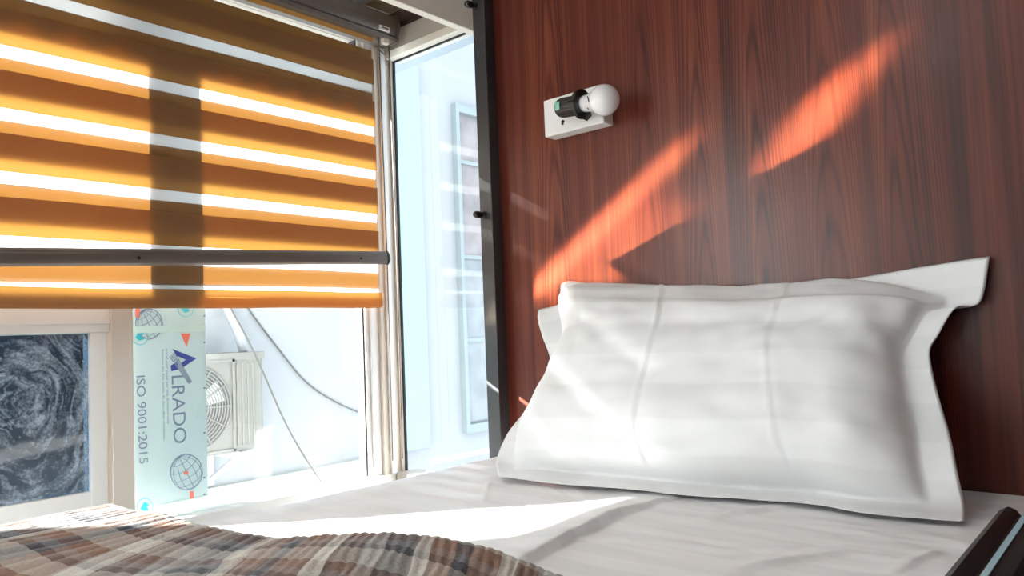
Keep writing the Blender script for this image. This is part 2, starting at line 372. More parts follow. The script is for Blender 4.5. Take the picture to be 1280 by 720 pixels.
wp((-1.575, yp+.036, -.345), (XW+.002, 1.262, .765), 'corner_post')
wp((XW+.002, yp+.052, -.345), (XW+.012, yp+.066, .765), 'corner_rib', m_alu_w)
ysl = .035
wp((-1.572, .005, -.345), (XW, ysl, .765), 'mullion')
wp((-1.572, -.33, .275), (XW, .005, .765), 'sun_block_panel', m_alu_w)  # added out of view to cut off the top of the sun strip
wp((-1.547, -.33, -.345), (-1.543, .005, .275), 'glass_pane', m_glass_dim, bev=0)  # unseen pane, tint added to dim the sun strip on the bed
wp((-1.566, ysl, .046), (XW-.006, ym0, .125), 'transom', m_alu_w)
sash = wp((-1.558, ysl, .030), (XW-.010, ym0, .046), 'sash_rail', m_alu_w)
zb = -.263
wp((-1.558, ym0-.034, -.345), (XW-.010, ym0-.004, .030), 'sash_stile', m_alu_w)
wp((-1.558, ysl, -.345), (XW-.010, ysl+.03, .030), 'sash_stile', m_alu_w)
wp((-1.558, ysl+.03, -.300), (XW-.010, ym0-.034, zb), 'sash_rail', m_alu_w)
wp((-1.566, ysl, -.345), (XW-.004, ym0, -.312), 'sash_track', m_alu_w)
c0 = onx(18, 510, -1.535)
wp((-1.537, ysl+.03, zb), (-1.533, ym0-.034, .030), 'glass_pane', dirty_glass_mat(c0.y-OFF[W1.name].y, c0.z-OFF[W1.name].z), bev=0)
wp((-1.547, ysl, .125), (-1.543, ym0, .765), 'glass_pane', m_glass, bev=0)
wp((-1.547, ym1, -.345), (-1.543, yp-.004, .765), 'glass_pane', m_glass, bev=0)
tp = onx(60, 414, XW-.006)
wp((-1.5315, ysl+.02, tp.z-.006), (-1.5305, ym0-.020, tp.z+.007), 'clear_tape', m_tape, bev=0)

# ------------------------------------------------------------------ narrow window beside the headboard
W2 = S(thing('window_2', (-1.32, YN+.03, -.375)))
xl = onx(0, 0, 1).x
zt = .722
xj = ony(498, 300, YN).x
def wq(a, b, name, mat=m_alu, bev=.0015): return B(a, b, name, mat, W2, bev)
wq((XW-.02, YN-.028, -.375), (xj-.012, YN+.012, .80), 'jamb'); wq((xj-.012, YN-.006, -.375), (xj-.004, YN+.012, .742), 'glazing_bead', m_alu)
wq((xj-.020, YN-.032, -.36), (xj-.008, YN-.027, .735), 'jamb_rib', m_alu)
wq((xj-.004, YN-.012, zt+.022), (-1.142, YN+.04, .80), 'top_rail')
wq((xj-.004, YN-.020, zt+.004), (-1.142, YN+.03, zt+.024), 'glazing_bead', m_cream)
wq((xj-.004, YN+.002, -.35), (xj, YN+.008, zt+.004), 'gasket', m_gasket, 0)
wq((xj, YN+.002, zt+.001), (-1.142, YN+.008, zt+.005), 'gasket', m_gasket, 0)
wq((xj-.004, YN-.028, -.375), (-1.142, YN+.04, -.345), 'bottom_rail')
wq((xj, YN+.006, -.345), (-1.142, YN+.010, zt), 'glass_pane', m_glass_side, 0)

# ------------------------------------------------------------------ unseen frosted window, added further back in the wall to light the room
W3 = S(thing('added_window', (-1.54, -1.05, -.375)))
for a, b in (((-1.75, -.375), (-.36, -.335)), ((-1.75, .76), (-.36, .80)), ((-1.75, -.335), (-1.71, .76)), ((-.40, -.335), (-.36, .76)), ((-1.07, -.335), (-1.04, .76))):
    B((-1.575, a[0], a[1]), (XW, b[0], b[1]), 'window_frame', m_alu, W3, .0015)
for a, b in ((-1.71, -1.07), (-1.04, -.40)): B((-1.546, a, -.335), (-1.544, b, .76), 'frosted_pane', m_frost, W3)

# ================================================================== OUTSIDE
S(B((-14, -9, ZF-2.6), (-1.605, 12, ZF-2.5), 'ground', m_ground))
NX = -3.9
nb = thing('neighbour_building', (NX, 3.0, ZF-2.5), 'pale white neighbouring building outside, seen through the window glass', 'building')
B((NX-4, -.3, ZF-2.5), (NX, 9.0, 4.2), 'wall', m_stucco, nb)
lz = onx(360, 590, NX).z
B((NX, .4, lz-.42), (NX+.05, 3.2, lz), 'ledge', m_ledge, nb)
pl0, pl1 = onx(494, 300, NX+.06).y, onx(530, 300, NX+.06).y
B((NX, pl0, lz), (NX+.06, pl1, 2.05), 'pilaster', m_cyan, nb)
wy0 = onx(566, 200, NX).y; wz1 = onx(563, 130, NX).z; wz0 = onx(585, 530, NX).z
wy1 = wy0 + 1.25
wfr = MB()
wfr.box((NX, wy0, wz0), (NX+.05, wy0+.035, wz1-.06)); wfr.box((NX, wy0, wz1-.06), (NX+.05, wy1, wz1)); wfr.box((NX, wy1-.06, wz0), (NX+.05, wy1, wz1-.06)); wfr.box((NX, wy0, wz0-.06), (NX+.05, wy1, wz0))
nwin = wfr.put('window', m_teal, nb)
zr = [wz1-.06, onx(585, 205, NX).z, onx(588, 322, NX).z, onx(590, 425, NX).z, wz0]
for i in range(4):
    B((NX, wy0+.035, zr[i+1]+.014), (NX+.015, wy1-.06, zr[i]-(.014 if i else 0)), 'pane', (m_pane_br, m_pane_br, m_pane_gy, m_pane_gy)[i], nwin)
    if i < 3: B((NX, wy0+.035, zr[i+1]-.014), (NX+.03, wy1-.06, zr[i+1]+.014), 'window_bar', m_teal, nwin)

# air conditioner on brackets
ax = NX+.36
a1 = onx(328, 440, ax); a0y = a1.y-.80; az1 = a1.z; az0 = onx(328, 560, ax).z
ac = thing('air_conditioner', (NX+.2, a1.y-.4, az0), 'aged white outdoor air conditioner unit on the neighbouring wall, right of the printed board', 'air conditioner')
B((NX+.06, a0y, az0), (ax, a1.y, az1), 'casing', m_ac, ac, .012)
B((NX+.05, a0y-.008, az1-.035), (ax+.008, a1.y+.008, az1+.004), 'top_lid', m_ac, ac, .004)
fc = Vector((ax+.002, a0y+.41, (az0+az1)/2-.01)); fr_ = (az1-az0)*.42
MB().lathe([(0, fr_*1.02), (.004, fr_*1.02)], fc-Vector((.001, 0, 0)), (1, 0, 0), 40).put('fan_opening', m_ac_d, ac)
g = MB()
for k in range(1, 15):
    r = fr_*k/14
    g.tube([fc+Vector((.012, r*math.cos(a), r*math.sin(a))) for a in [2*math.pi*q/40 for q in range(41)]], .0032, 4, False)
for k in range(12):
    a = math.pi*2*k/12; g.tube([fc+Vector((.014, .03*math.cos(a), .03*math.sin(a))), fc+Vector((.014, fr_*math.cos(a), fr_*math.sin(a)))], .004, 4)
g.put('fan_grille', m_ac, ac)
for k in range(3):
    a = 2*math.pi*k/3+.4
    pts = [fc+Vector((.006, fr_*rr*math.cos(a+da), fr_*rr*math.sin(a+da))) for rr, da in ((.15, -.4), (.85, -.25), (.9, .35), (.2, .7))]
    MB().prism(pts, (.003, 0, 0)).put('fan_blade', m_hose, ac)
MB().lathe([(0, fr_*.16), (.012, fr_*.16), (.018, fr_*.08)], fc+Vector((.004, 0, 0)), (1, 0, 0), 20).put('fan_hub', m_ac, ac)
frm = MB(); q0, q1 = fc.y-fr_*1.12, fc.y+fr_*1.12; s0, s1 = fc.z-fr_*1.1, fc.z+fr_*1.1
for a, b in (((q0, s0), (q1, s0+.012)), ((q0, s1-.012), (q1, s1)), ((q0, s0), (q0+.012, s1)), ((q1-.012, s0), (q1, s1))):
    frm.box((ax, a[0], a[1]), (ax+.012, b[0], b[1]))
frm.put('grille_frame', m_ac, ac)
for k in range(4):
    yy = q1+.012+k*.029; B((ax-.002, yy, az0+.03), (ax+.006, yy+.012, az1-.05), 'panel_rib', m_ac, ac, .003)
for yy in (a0y+.12, a1.y-.14):
    br = MB(); br.box((NX, yy, az0-.04), (ax+.03, yy+.035, az0)); br.box((NX, yy, az0-.20), (NX+.035, yy+.035, az0))
    br.tube([(NX+.02, yy+.017, az0-.18), (ax-.02, yy+.017, az0-.02)], .014, 6); br.put('bracket', m_hose, ac)
h0 = onx(305, 440, NX+.2)
MB().tube([h0, onx(299, 418, NX+.16), onx(291, 400, NX+.08), onx(283, 384, NX+.05), onx(270, 340, NX+.05), onx(262, 300, NX+.05)], .026, 8).put('pipe_bundle', m_hose, ac, True)
B((NX, onx(262, 300, NX+.05).y-.04, onx(262, 300, NX+.05).z-.01), (NX+.085, onx(262, 300, NX+.05).y+.04, onx(262, 300, NX+.05).z+.06), 'wall_elbow', m_hose, ac, .01)
def cable(pix, label, xo=.012, r=.0048):
    pts = [onx(x, y, NX+xo) for x, y in pix]
    fine = []
    for i in range(len(pts)-1):
        p0, p1, p2, p3 = pts[max(i-1, 0)], pts[i], pts[i+1], pts[min(i+2, len(pts)-1)]
        for q in range(6):
            t = q/6; fine.append(.5*((2*p1)+(p2-p0)*t+(2*p0-5*p1+4*p2-p3)*t*t+(3*p1-p0-3*p2+p3)*t**3))
    fine.append(pts[-1])
    return tag(MB().tube(fine, r, 6).put('wall_cable', m_cable, None, True), label, 'cable', 'cables on the neighbouring wall')
cable([(270, 310), (290, 350), (312, 388), (345, 432), (380, 475), (415, 500), (456, 518), (500, 530)], 'thin grey cable sagging down to the right across the pale neighbouring wall')
cable([(272, 350), (290, 388), (310, 425), (330, 468), (355, 525), (380, 570), (408, 612)], 'thin cable running steeply down the neighbouring wall past the air conditioner', xo=.40, r=.0045)

# corrugated awnings over the two windows
def awning(name, p0, along, out, L, D, drop, label, amp=.009, mat=None):
    n = int(L/.076*8); al = Vector(along); ou = Vector(out)
    f = lambda u, v: Vector(p0) + al*(L*u) + ou*(D*v) + Vector((0, 0, -drop*v + amp*math.sin(2*math.pi*L*u/.076)))
    o = MB().grid(f, n, 2).put(name, mat or m_roof, None, True)
    md = o.modifiers.new('thickness', 'SOLIDIFY'); md.thickness = .002
    return tag(o, label, 'awning')
awning('awning', (-1.60, -.9, 1.02), (0, 1, 0), (-1, 0, 0), 2.15, .50, .105, 'grey corrugated metal awning above the wide window, outside')
awning('awning', (-2.4, 1.42, 1.05), (1, 0, 0), (0, 1, 0), 2.1, .30, .128, 'flat blue-grey awning edge seen at the top of the narrow window', .0005, pb('blue_grey_sheet', (.40, .47, .53), .5))

# ------------------------------------------------------------------ printed cladding board behind the right pane
XB = -1.590
def bp(x, y, lift=.0008): return onx(x, y, XB) + Vector((lift, 0, 0))
e0, e1 = onx(166, 510, XB).y, onx(258.5, 510, XB).y
bz0 = onx(262, 626, XB).z; bz1 = .135
bd = thing('cladding_board', (XB, (e0+e1)/2, bz0), 'pale mint film-covered cladding board printed with company lettering, outside the glass', 'board')
B((XB-.006, e0, bz0), (XB, e1, bz1), 'panel', m_film, bd, .001)
def text(body, px0, px1, width_px, name, mat, bold=0.0):
    """lettering that reads downwards, tops of the letters to the right; px0 first letter, px1 end of the line"""
    a, b = bp(*px0), bp(*px1)
    cu = bpy.data.curves.new(name, 'FONT'); cu.body = body; cu.size = 1; cu.offset = bold
    to = bpy.data.objects.new(name, cu); C.objects.link(to)
    bpy.context.view_layer.update(); dg = bpy.context.evaluated_depsgraph_get()
    me = bpy.data.meshes.new_from_object(to.evaluated_get(dg)); bpy.data.objects.remove(to)
    vs = [v.co.copy() for v in me.vertices]; fs = [list(p.vertices) for p in me.polygons]; bpy.data.meshes.remove(me)
    x0 = min(v.x for v in vs); x1 = max(v.x for v in vs); y0 = min(v.y for v in vs); y1 = max(v.y for v in vs)
    L = b-a; H = (bp(px0[0]+width_px, px0[1]).y - a.y)
    out = [a + L*((v.x-x0)/(x1-x0)) + Vector((0, H*((v.y-y0)/(y1-y0)), 0)) for v in vs]
    return put(name, out, fs, mat, bd)
text('LRADO', (214, 470), (217, 555), 16, 'lettering', m_ink)
text('ISO 9001:2015', (170, 470), (174, 580), 11, 'lettering', m_ink)
text('Install each panel per one direction only', (206, 436), (208, 530), 3.6, 'lettering', m_ink)
text('Remove the film within 45 days after installation', (201, 437), (203, 551), 3.6, 'lettering', m_ink)
def poly(pts, name, mat, lift=.0008): return put(name, [bp(x, y, lift) for x, y in pts], [list(range(len(pts)))], mat, bd)
# the slanted A of the company name with its hatching
poly([(245.5, 448), (215, 436), (221, 445), (232, 449.5)], 'emblem', m_blue); poly([(245.5, 448), (232, 449.5), (225, 455), (229, 459)], 'emblem', m_blue)
poly([(213, 457), (222, 452), (223, 462), (214, 464)], 'emblem', m_blue)
for k in range(4):
    dx, dy = -k*1.9, k*1.6+1
    poly([(217+dx, 440+dy), (218.4+dx, 439.6+dy), (240+dx*.6, 477+dy*.4), (239+dx*.6, 477.6+dy*.4)], 'emblem_line', m_ink, .0010)
def ring_line(pts, r, name, mat): return MB().tube([bp(x, y, .0006) for x, y in pts], r, 4).put(name, mat, bd)
def globe(cx, cy, R, tilt):
    def P(lon, lat):
        x, y, z = math.cos(lat)*math.sin(lon), math.sin(lat), math.cos(lat)*math.cos(lon)
        y, z = y*math.cos(.35)-z*math.sin(.35), y*math.sin(.35)+z*math.cos(.35)
        return (cx+R*(x*math.cos(tilt)-y*math.sin(tilt)), cy-1.12*R*(x*math.sin(tilt)+y*math.cos(tilt))), z
    mb = MB()
    def line(f):
        seg = []
        for i in range(49):
            p, z = f(i/48)
            if z > -.02: seg.append(bp(*p, .0006))
            else:
                if len(seg) > 1: mb.tube(seg, .00055, 4)
                seg = []
        if len(seg) > 1: mb.tube(seg, .00055, 4)
    for k in range(6): line(lambda t, k=k: P(math.pi*k/6, -math.pi+2*math.pi*t))
    for la in (-.9, -.45, 0, .45, .9): line(lambda t, la=la: P(-math.pi+2*math.pi*t, la))
    mb.tube([bp(cx+R*math.cos(2*math.pi*i/48), cy+1.12*R*math.sin(2*math.pi*i/48), .0006) for i in range(49)], .0007, 4)
    mb.put('globe_print', m_ink, bd)
globe(233, 590, 20, .5); globe(186, 405, 17, .5)
poly([(229, 590), (235, 588), (235, 592), (230, 593)], 'red_mark', m_red, .001)
poly([(226, 417), (238, 417), (233, 434)], 'red_mark', m_red); poly([(237, 614), (242, 614), (242, 625), (237, 625)], 'red_mark', m_red); poly([(169, 386), (175, 386), (175, 397), (169, 397)], 'red_mark', m_red)
for cx, cy in ((232, 385), (175, 420), (181, 634)):
    MB().tube([bp(cx+10*math.cos(2*math.pi*i/24), cy+11*math.sin(2*math.pi*i/24), .0004) for i in range(25)], .0006, 4).put('round_logo', m_tealink, bd)
    poly([(cx-6, cy+2), (cx-1, cy-7), (cx+6, cy-3), (cx+2, cy-1), (cx+5, cy+4), (cx-1, cy+6)], 'round_logo', m_tealink, .0009)
tb = onx(200, 411, XB).z
B((XB, e0, tb-.008), (XB+.0012, e1, tb+.006), 'clear_tape', m_tape, bd); B((XB, e0+.05, bz0), (XB+.0012, e1, bz0+.012), 'clear_tape', m_tape, bd)
for py in (395, 428, 485, 541, 597, 618):
    p = bp(255.5, py, 0); MB().lathe([(0, .0022), (.0012, .0022), (.0018, .001)], p, (1, 0, 0), 8).put('rivet', m_ink, bd)

# ================================================================== ZEBRA BLIND
XF, XR = -1.458, -1.4635
BY0, BY1 = .095, onx(469, 150, XF).y
zP = onx(0, 55, XF).z - onx(0, 134, XF).z
bl = thing('zebra_blind', (XF, .6, .06), 'caramel brown zebra roller blind with sheer stripes, half lowered over the wide window', 'blind')
def wavy(y, z, k): return .0009*noise.noise(Vector((y*3.1, z*7, k)))
def band(x, za, zb_, y0, y1, mat, k, name='fabric_band'):
    n = 34
    f = lambda u, v: (x + wavy(y0+(y1-y0)*u, zb_+(za-zb_)*v, k), y0+(y1-y0)*u, zb_+(za-zb_)*v + .0016*noise.noise(Vector((u*4.2, k*3.3, zb_*5))))
    return MB().grid(f, n, 4).put(name, mat, bl, True)
FH = onx(0, 86, XF).z - onx(0, 134, XF).z
RB0 = onx(0, 120, XR).z; RH = onx(0, 71, XR).z - RB0
fb0 = onx(0, 134, XF).z                                         # bottom of one front band
for k in range(-2, 4):
    zb_ = fb0 + zP*k
    if zb_ < .17: continue
    band(XF, min(zb_+FH, .752), zb_, BY0, BY1, m_band_f, k)
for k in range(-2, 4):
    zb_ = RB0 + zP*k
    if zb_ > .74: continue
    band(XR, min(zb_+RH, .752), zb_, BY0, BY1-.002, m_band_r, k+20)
wz = onx(0, 358, XF).z; zl = onx(0, 386, XF).z; XL = XF-.017; rr_ = (XF-XL)/2
# fabric below the bar: rear band, and the rounded loop at the very bottom
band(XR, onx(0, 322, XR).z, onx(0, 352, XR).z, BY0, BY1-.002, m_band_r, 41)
prof = [(XF, wz), (XF+.001, wz-.012), (XF+.001, zl+rr_)] + [((XF+XL)/2+(rr_+.001)*math.cos(a), zl+rr_-rr_*math.sin(a)) for a in [math.pi*i/10 for i in range(1, 11)]] + [(XL+.002, zl+rr_+.008), (XR-.001, onx(0, 367, XR).z)]
def loopf(u, v):
    i = v*(len(prof)-1); a = int(min(i, len(prof)-2)); t = i-a
    return (prof[a][0]*(1-t)+prof[a+1][0]*t, BY0+(BY1+.006-BY0)*u, prof[a][1]*(1-t)+prof[a+1][1]*t + .0018*noise.noise(Vector((u*6, 2.2, 0))))
MB().grid(loopf, 40, 16).put('bottom_loop', m_band_f, bl, True)
def sheers(x, spans, y1):
    spans = sorted(spans)
    for (a0, a1), (b0, b1) in zip(spans, spans[1:]):
        if b0-a1 > .002: band(x, b0+.0012, a1-.0012, BY0, y1, m_sheer_f if x == XF else m_sheer_r, b0*50, 'sheer_band')
sheers(XF, [(wz-.01, wz)]+[(fb0+zP*k, min(fb0+zP*k+FH, .752)) for k in range(-2, 4) if fb0+zP*k > .17], BY1-.002)
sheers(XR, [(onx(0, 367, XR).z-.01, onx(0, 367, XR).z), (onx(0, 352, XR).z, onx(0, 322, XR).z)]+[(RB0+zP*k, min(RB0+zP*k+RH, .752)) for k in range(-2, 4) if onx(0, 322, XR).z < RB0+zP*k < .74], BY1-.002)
# the weight bar, hung a little out of level
ya, yb = BY0, onx(483, 322, XF+.016).y
za, zb_ = onx(0, 321, XF+.016).z, onx(478, 322, XF+.016).z
slope = (zb_-za)/(yb-onx(0, 321, XF+.016).y); za = za - slope*(onx(0, 321, XF+.016).y-ya)
prof = [(-.0095, -.014), (.004, -.016), (.010, -.012), (.012, -.004), (.0105, .006), (.0085, .008), (.0085, .011), (.004, .016), (-.0095, .014)]
bm_ = MB(); n = len(prof)
for yy, zz in ((ya, za), (yb, zb_)): bm_.v += [Vector((XF+.012+a, yy, zz+b)) for a, b in prof]
bm_.f += [[i, (i+1) % n, n+(i+1) % n, n+i] for i in range(n)] + [list(range(n)), [n+i for i in range(n)][::-1]]
bar = autosmooth(bm_.put('bottom_bar', m_bronze, bl))
ec = MB(); m_ = len(prof); sc = ((1.06, 0), (1.06, .004), (.7, .009))
for s_, dy in sc: ec.v += [Vector((XF+.012+.001+a*s_, yb+dy, zb_+b*s_)) for a, b in prof]
for q in range(2): ec.f += [[q*m_+i, q*m_+(i+1) % m_, (q+1)*m_+(i+1) % m_, (q+1)*m_+i] for i in range(m_)]
ec.f += [list(range(m_)), [2*m_+i for i in range(m_)][::-1]]; ec.put('end_cap', m_plastic_b, bar)
for px in (452, 174):
    p = onx(px, 324, XF+.025); MB().lathe([(-.001, .0032), (.0006, .0032), (.0006, .001)], (XF+.0235, p.y, za+(zb_-za)*(p.y-ya)/(yb-ya)-.002), (1, 0, 0), 10).put('screw', m_plastic_b, bar)
# head cassette
hy = 1.252
hp = [(-1.508, .815), (-1.508, .752), (-1.470, .748), (-1.440, .748), (-1.436, .757), (-1.440, .762), (-1.436, .766), (-1.430, .785), (-1.434, .806), (-1.445, .815)]
hm = MB(); n = len(hp)
for yy in (BY0, hy-.006): hm.v += [Vector((a, yy, b)) for a, b in hp]
hm.f += [[i, (i+1) % n, n+(i+1) % n, n+i] for i in range(n)] + [list(range(n)), [n+i for i in range(n)][::-1]]
hr = autosmooth(hm.put('head_rail', m_bronze, bl))
MB().prism([(a*1.0+(.003 if a > -1.47 else 0), hy-.006, b+(.003 if b > .78 else -.003)) for a, b in hp], (0, .006, 0)).put('end_cap', m_bronze, hr)
lp = onx(481, 36, -1.432)
B((-1.4345, lp.y-.018, lp.z-.006), (-1.4285, lp.y+.014, lp.z+.005), 'sticker', m_white_pl, hr, .0005); B((-1.4288, lp.y-.012, lp.z-.002), (-1.4280, lp.y+.009, lp.z+.002), 'sticker_print', m_bronze, hr)
B((-1.450, hy-.046, .734), (-1.438, hy-.028, .749), 'bracket', m_alu, bl, .002)
for px, yb2 in ((474, 640), (486, 640)):
    a = onx(px, 62, -1.445); MB().tube([(a.x, a.y, .750), (a.x-.002, a.y+.003, .55), (a.x+.001, a.y+.004, .2), (a.x, a.y+.003, -.30)], .0016, 6).put('pull_cord', m_bronze, bl, True)
MB().tube([onx(474, 62, -1.445), onx(480, 68, -1.445), onx(488, 75, -1.445)], .0014, 6).put('pull_cord', m_bronze, bl, True)

# ================================================================== BUNK BED
ZM = -.256          # top of the made bed
MX0, MX1, MY0 = -1.082, -.130, -.66
pf = 1.229; px0, px1 = -1.153, -1.116
bed = thing('bunk_bed', (-.62, .3, ZF), 'black metal upper bunk frame with square posts and bolts by the narrow window', 'bunk bed')
B((px0, pf, ZF), (px1, YH-.0005, ZCe), 'post', m_steel, bed, .002)
B((-.075, pf, ZF), (-.038, YH-.0005, ZM+.05), 'post', m_steel, bed, .002)
for a in (px0, -.075): B((a, MY0-.045, ZF), (a+.037, MY0-.008, ZM+.05), 'post', m_steel, bed, .002)
B((px0, MY0-.008, ZM-.26), (MX0-.005, pf, ZM-.18), 'side_rail', m_steel, bed, .002); B((-.115, MY0-.008, ZM-.26), (-.075, pf, ZM-.18), 'side_rail', m_steel, bed, .002)
B((px1, pf, ZM-.26), (-.075, YH-.002, ZM-.20), 'end_rail', m_steel, bed, .002); B((px1, MY0-.045, ZM-.26), (-.075, MY0-.008, ZM-.18), 'end_rail', m_steel, bed, .002)
for k in range(12):
    yy = MY0+.04+k*.155; B((MX0-.005, yy, ZM-.235), (-.115, yy+.07, ZM-.215), 'slat', m_ply, bed)
for px, py in ((605, 269), (594, 8), (618, 505)):
    p = ony(px, py, pf)
    if py > 400: continue
    bo = MB().lathe([(0, .0085), (.003, .0085), (.0035, .006), (.012, .0062), (.013, .0078), (.024, .0078), (.0275, .006), (.029, .002)], (p.x, pf, p.z), (-.12, -1, 0), 16)
    bo.put('bolt', m_plastic_b, bed, True)
# guard rail beside the mattress
gx, gz, gy1 = -.120, -.160, .745
prof = [(0, -.062), (0, -.008), (.003, -.002), (.008, .001), (.013, -.001), (.016, -.005), (.034, -.005), (.038, -.008), (.040, -.014), (.040, -.062)]
gm = MB(); n = len(prof)
for yy in (MY0-.008, gy1-.012, gy1): gm.v += [Vector((gx+a, yy, gz+b+(-.002 if yy == gy1 else 0))) for a, b in prof]
for q in range(2): gm.f += [[q*n+i, q*n+(i+1) % n, (q+1)*n+(i+1) % n, (q+1)*n+i] for i in range(n)]
gm.f += [list(range(n)), [2*n+i for i in range(n)][::-1]]
grd = autosmooth(gm.put('guard_rail', pb('matt_black_paint', (.012, .012, .013), .5, spec=.35), bed))
B((gx+.0185, MY0, gz-.0052), (gx+.0225, gy1-.004, gz-.0042), 'edge_highlight', m_highlight, grd)  # pale blue strip painted on as the sky reflection along the rail
for yy in (.60, 0., -.5): B((gx+.010, yy, ZM-.20), (gx+.035, yy+.025, gz-.062), 'rail_support', m_steel, grd, .002)

mt = tag(MB().box((MX0+.004, MY0, ZM-.213), (MX1-.002, YH-.006, ZM-.008), .012).put('mattress', m_mattress), 'thick mattress lying on the bunk slats under the white sheet', 'mattress')
def pl_dist(x, y, pts):
    best = (9, 0, 0)
    for i in range(len(pts)-1):
        (ax_, ay), (bx, by) = pts[i], pts[i+1]; dx, dy = bx-ax_, by-ay; L2 = dx*dx+dy*dy
        t = max(0, min(1, ((x-ax_)*dx+(y-ay)*dy)/L2)); qx, qy = ax_+t*dx, ay+t*dy
        d = math.hypot(x-qx, y-qy); sgn = 1 if dx*(y-qy)-dy*(x-qx) > 0 else -1
        if d < best[0]: best = (d, sgn, (i+t)/(len(pts)-1))
    return best
def bedp(pix): return [(p.x, p.y) for p in (onz(x, y, ZM) for x, y in pix)]
folds = [(bedp([(600, 735), (650, 705), (700, 682), (735, 665), (765, 648), (800, 638), (845, 622)]), .012, .0050, .045),
         (bedp([(880, 653), (930, 642), (985, 634), (1030, 632)]), .006, .005, .02),
         (bedp([(640, 588), (690, 612), (755, 648)]), .0015, .003, .004), (bedp([(715, 606), (752, 646)]), .0015, .003, .004), (bedp([(612, 600), (604, 628)]), .002, .004, .004),
         (bedp([(900, 720), (955, 705), (1010, 697), (1060, 690)]), .005, .008, .02), (bedp([(690, 676), (800, 676), (900, 690), (960, 690), (1020, 680)]), .004, .006, .02),
         (bedp([(1110, 720), (1150, 700), (1175, 690)]), .004, .006, .01), (bedp([(820, 634), (940, 626), (1060, 628)]), .002, .004, .006)]
NXs, NYs = 240, 480
def sheet(u, v):
    x = MX0+(MX1-MX0)*u; y = MY0+(YH-.004-MY0)*v
    z = .0022*noise.noise(Vector((x*5, y*9, 0))) + .0012*noise.noise(Vector((x*14, y*34, 3)))
    right = max(0, min(1, (x+.75)/.25))
    z += right*(.0012*noise.noise(Vector((x*16+y*5, y*50, 9)))+.0085*(.5-abs(noise.noise(Vector((x*5+2*noise.noise(Vector((x*4, y*6, 1))), y*11+x*3, 5)))))*max(0, noise.noise(Vector((x*4, y*5, 2)))+.25))
    for pts, h, s_l, s_r in folds:
        if y < .45: break
        d, sg, t = pl_dist(x, y, pts)
        if d < .12: h *= 1-.9*min(1, max(0, (y-1.0)/.08)); z += h*math.sin(math.pi*min(1, max(.04, t*.94+.03)))**.6*math.exp(-(d/(s_l if sg < 0 else s_r))**2)
    e = min(u*(MX1-MX0), (1-u)*(MX1-MX0)); r = .022
    if e < r: z -= r-math.sqrt(max(0, r*r-(r-e)**2))
    return (x, y, ZM+z)
mb = MB().grid(sheet, NXs, NYs)
# sides of the fitted sheet
for x, i in ((MX0, 0), (MX1, NXs)):
    base = len(mb.v)
    for j in range(NYs+1): mb.v.append(Vector((x, mb.v[i*(NYs+1)+j].y, ZM-.19)))
    for j in range(NYs): mb.f.append([i*(NYs+1)+j, i*(NYs+1)+j+1, base+j+1, base+j])
tag(mb.put('bed_sheet', m_sheet, None, True), 'white satin-striped fitted sheet stretched over the bunk mattress, with fold lines', 'sheet')

# ------------------------------------------------------------------ pillow
def curve(pts):
    ts = [0.]
    for p, q in zip(pts, pts[1:]): ts.append(ts[-1]+(q-p).length)
    ts = [t/ts[-1] for t in ts]
    def f(t):
        t = min(1, max(0, t))
        for i in range(len(pts)-1):
            if t <= ts[i+1]+1e-9:
                w_ = (t-ts[i])/(ts[i+1]-ts[i]); break
        p1, p2 = pts[i], pts[i+1]; p0 = pts[i-1] if i else p1*2-p2; p3 = pts[i+2] if i+2 < len(pts) else p2*2-p1
        return .5*((2*p1)+(p2-p0)*w_+(2*p0-5*p1+4*p2-p3)*w_*w_+(3*p1-p0-3*p2+p3)*w_**3)
    return f
zp_ = ZM+.008
cB = curve([onz(x, y, zp_) for x, y in ((624, 597), (700, 606), (780, 612), (860, 620), (950, 626), (1020, 632), (1085, 643), (1206, 653))])
pBL, pBR = cB(0), cB(1)
cL = curve([pBL]+[ony(x, y, d) for x, y, d in ((621, 575, 1.03), (632, 548, 1.055), (660, 510, 1.09), (682, 472, 1.12), (687, 448, 1.14), (679, 422, 1.16), (673, 402, 1.175), (673, 388, 1.19))])
cR = curve([pBR]+[ony(x, y, d) for x, y, d in ((1206, 632, 1.08), (1197, 590, 1.10), (1188, 545, 1.125), (1172, 490, 1.155), (1163, 442, 1.18), (1174, 420, 1.195), (1196, 385, 1.215), (1226, 377, 1.235), (1238, 322, 1.247))])
cT = curve([cL(1)]+[ony(x, y, d) for x, y, d in ((702, 378, 1.215), (706, 353, 1.235), (770, 358, 1.245), (880, 362, 1.250), (970, 360, 1.25), (1060, 350, 1.25), (1150, 335, 1.25))]+[cR(1)])
pTL, pTR = cT(0), cT(1)
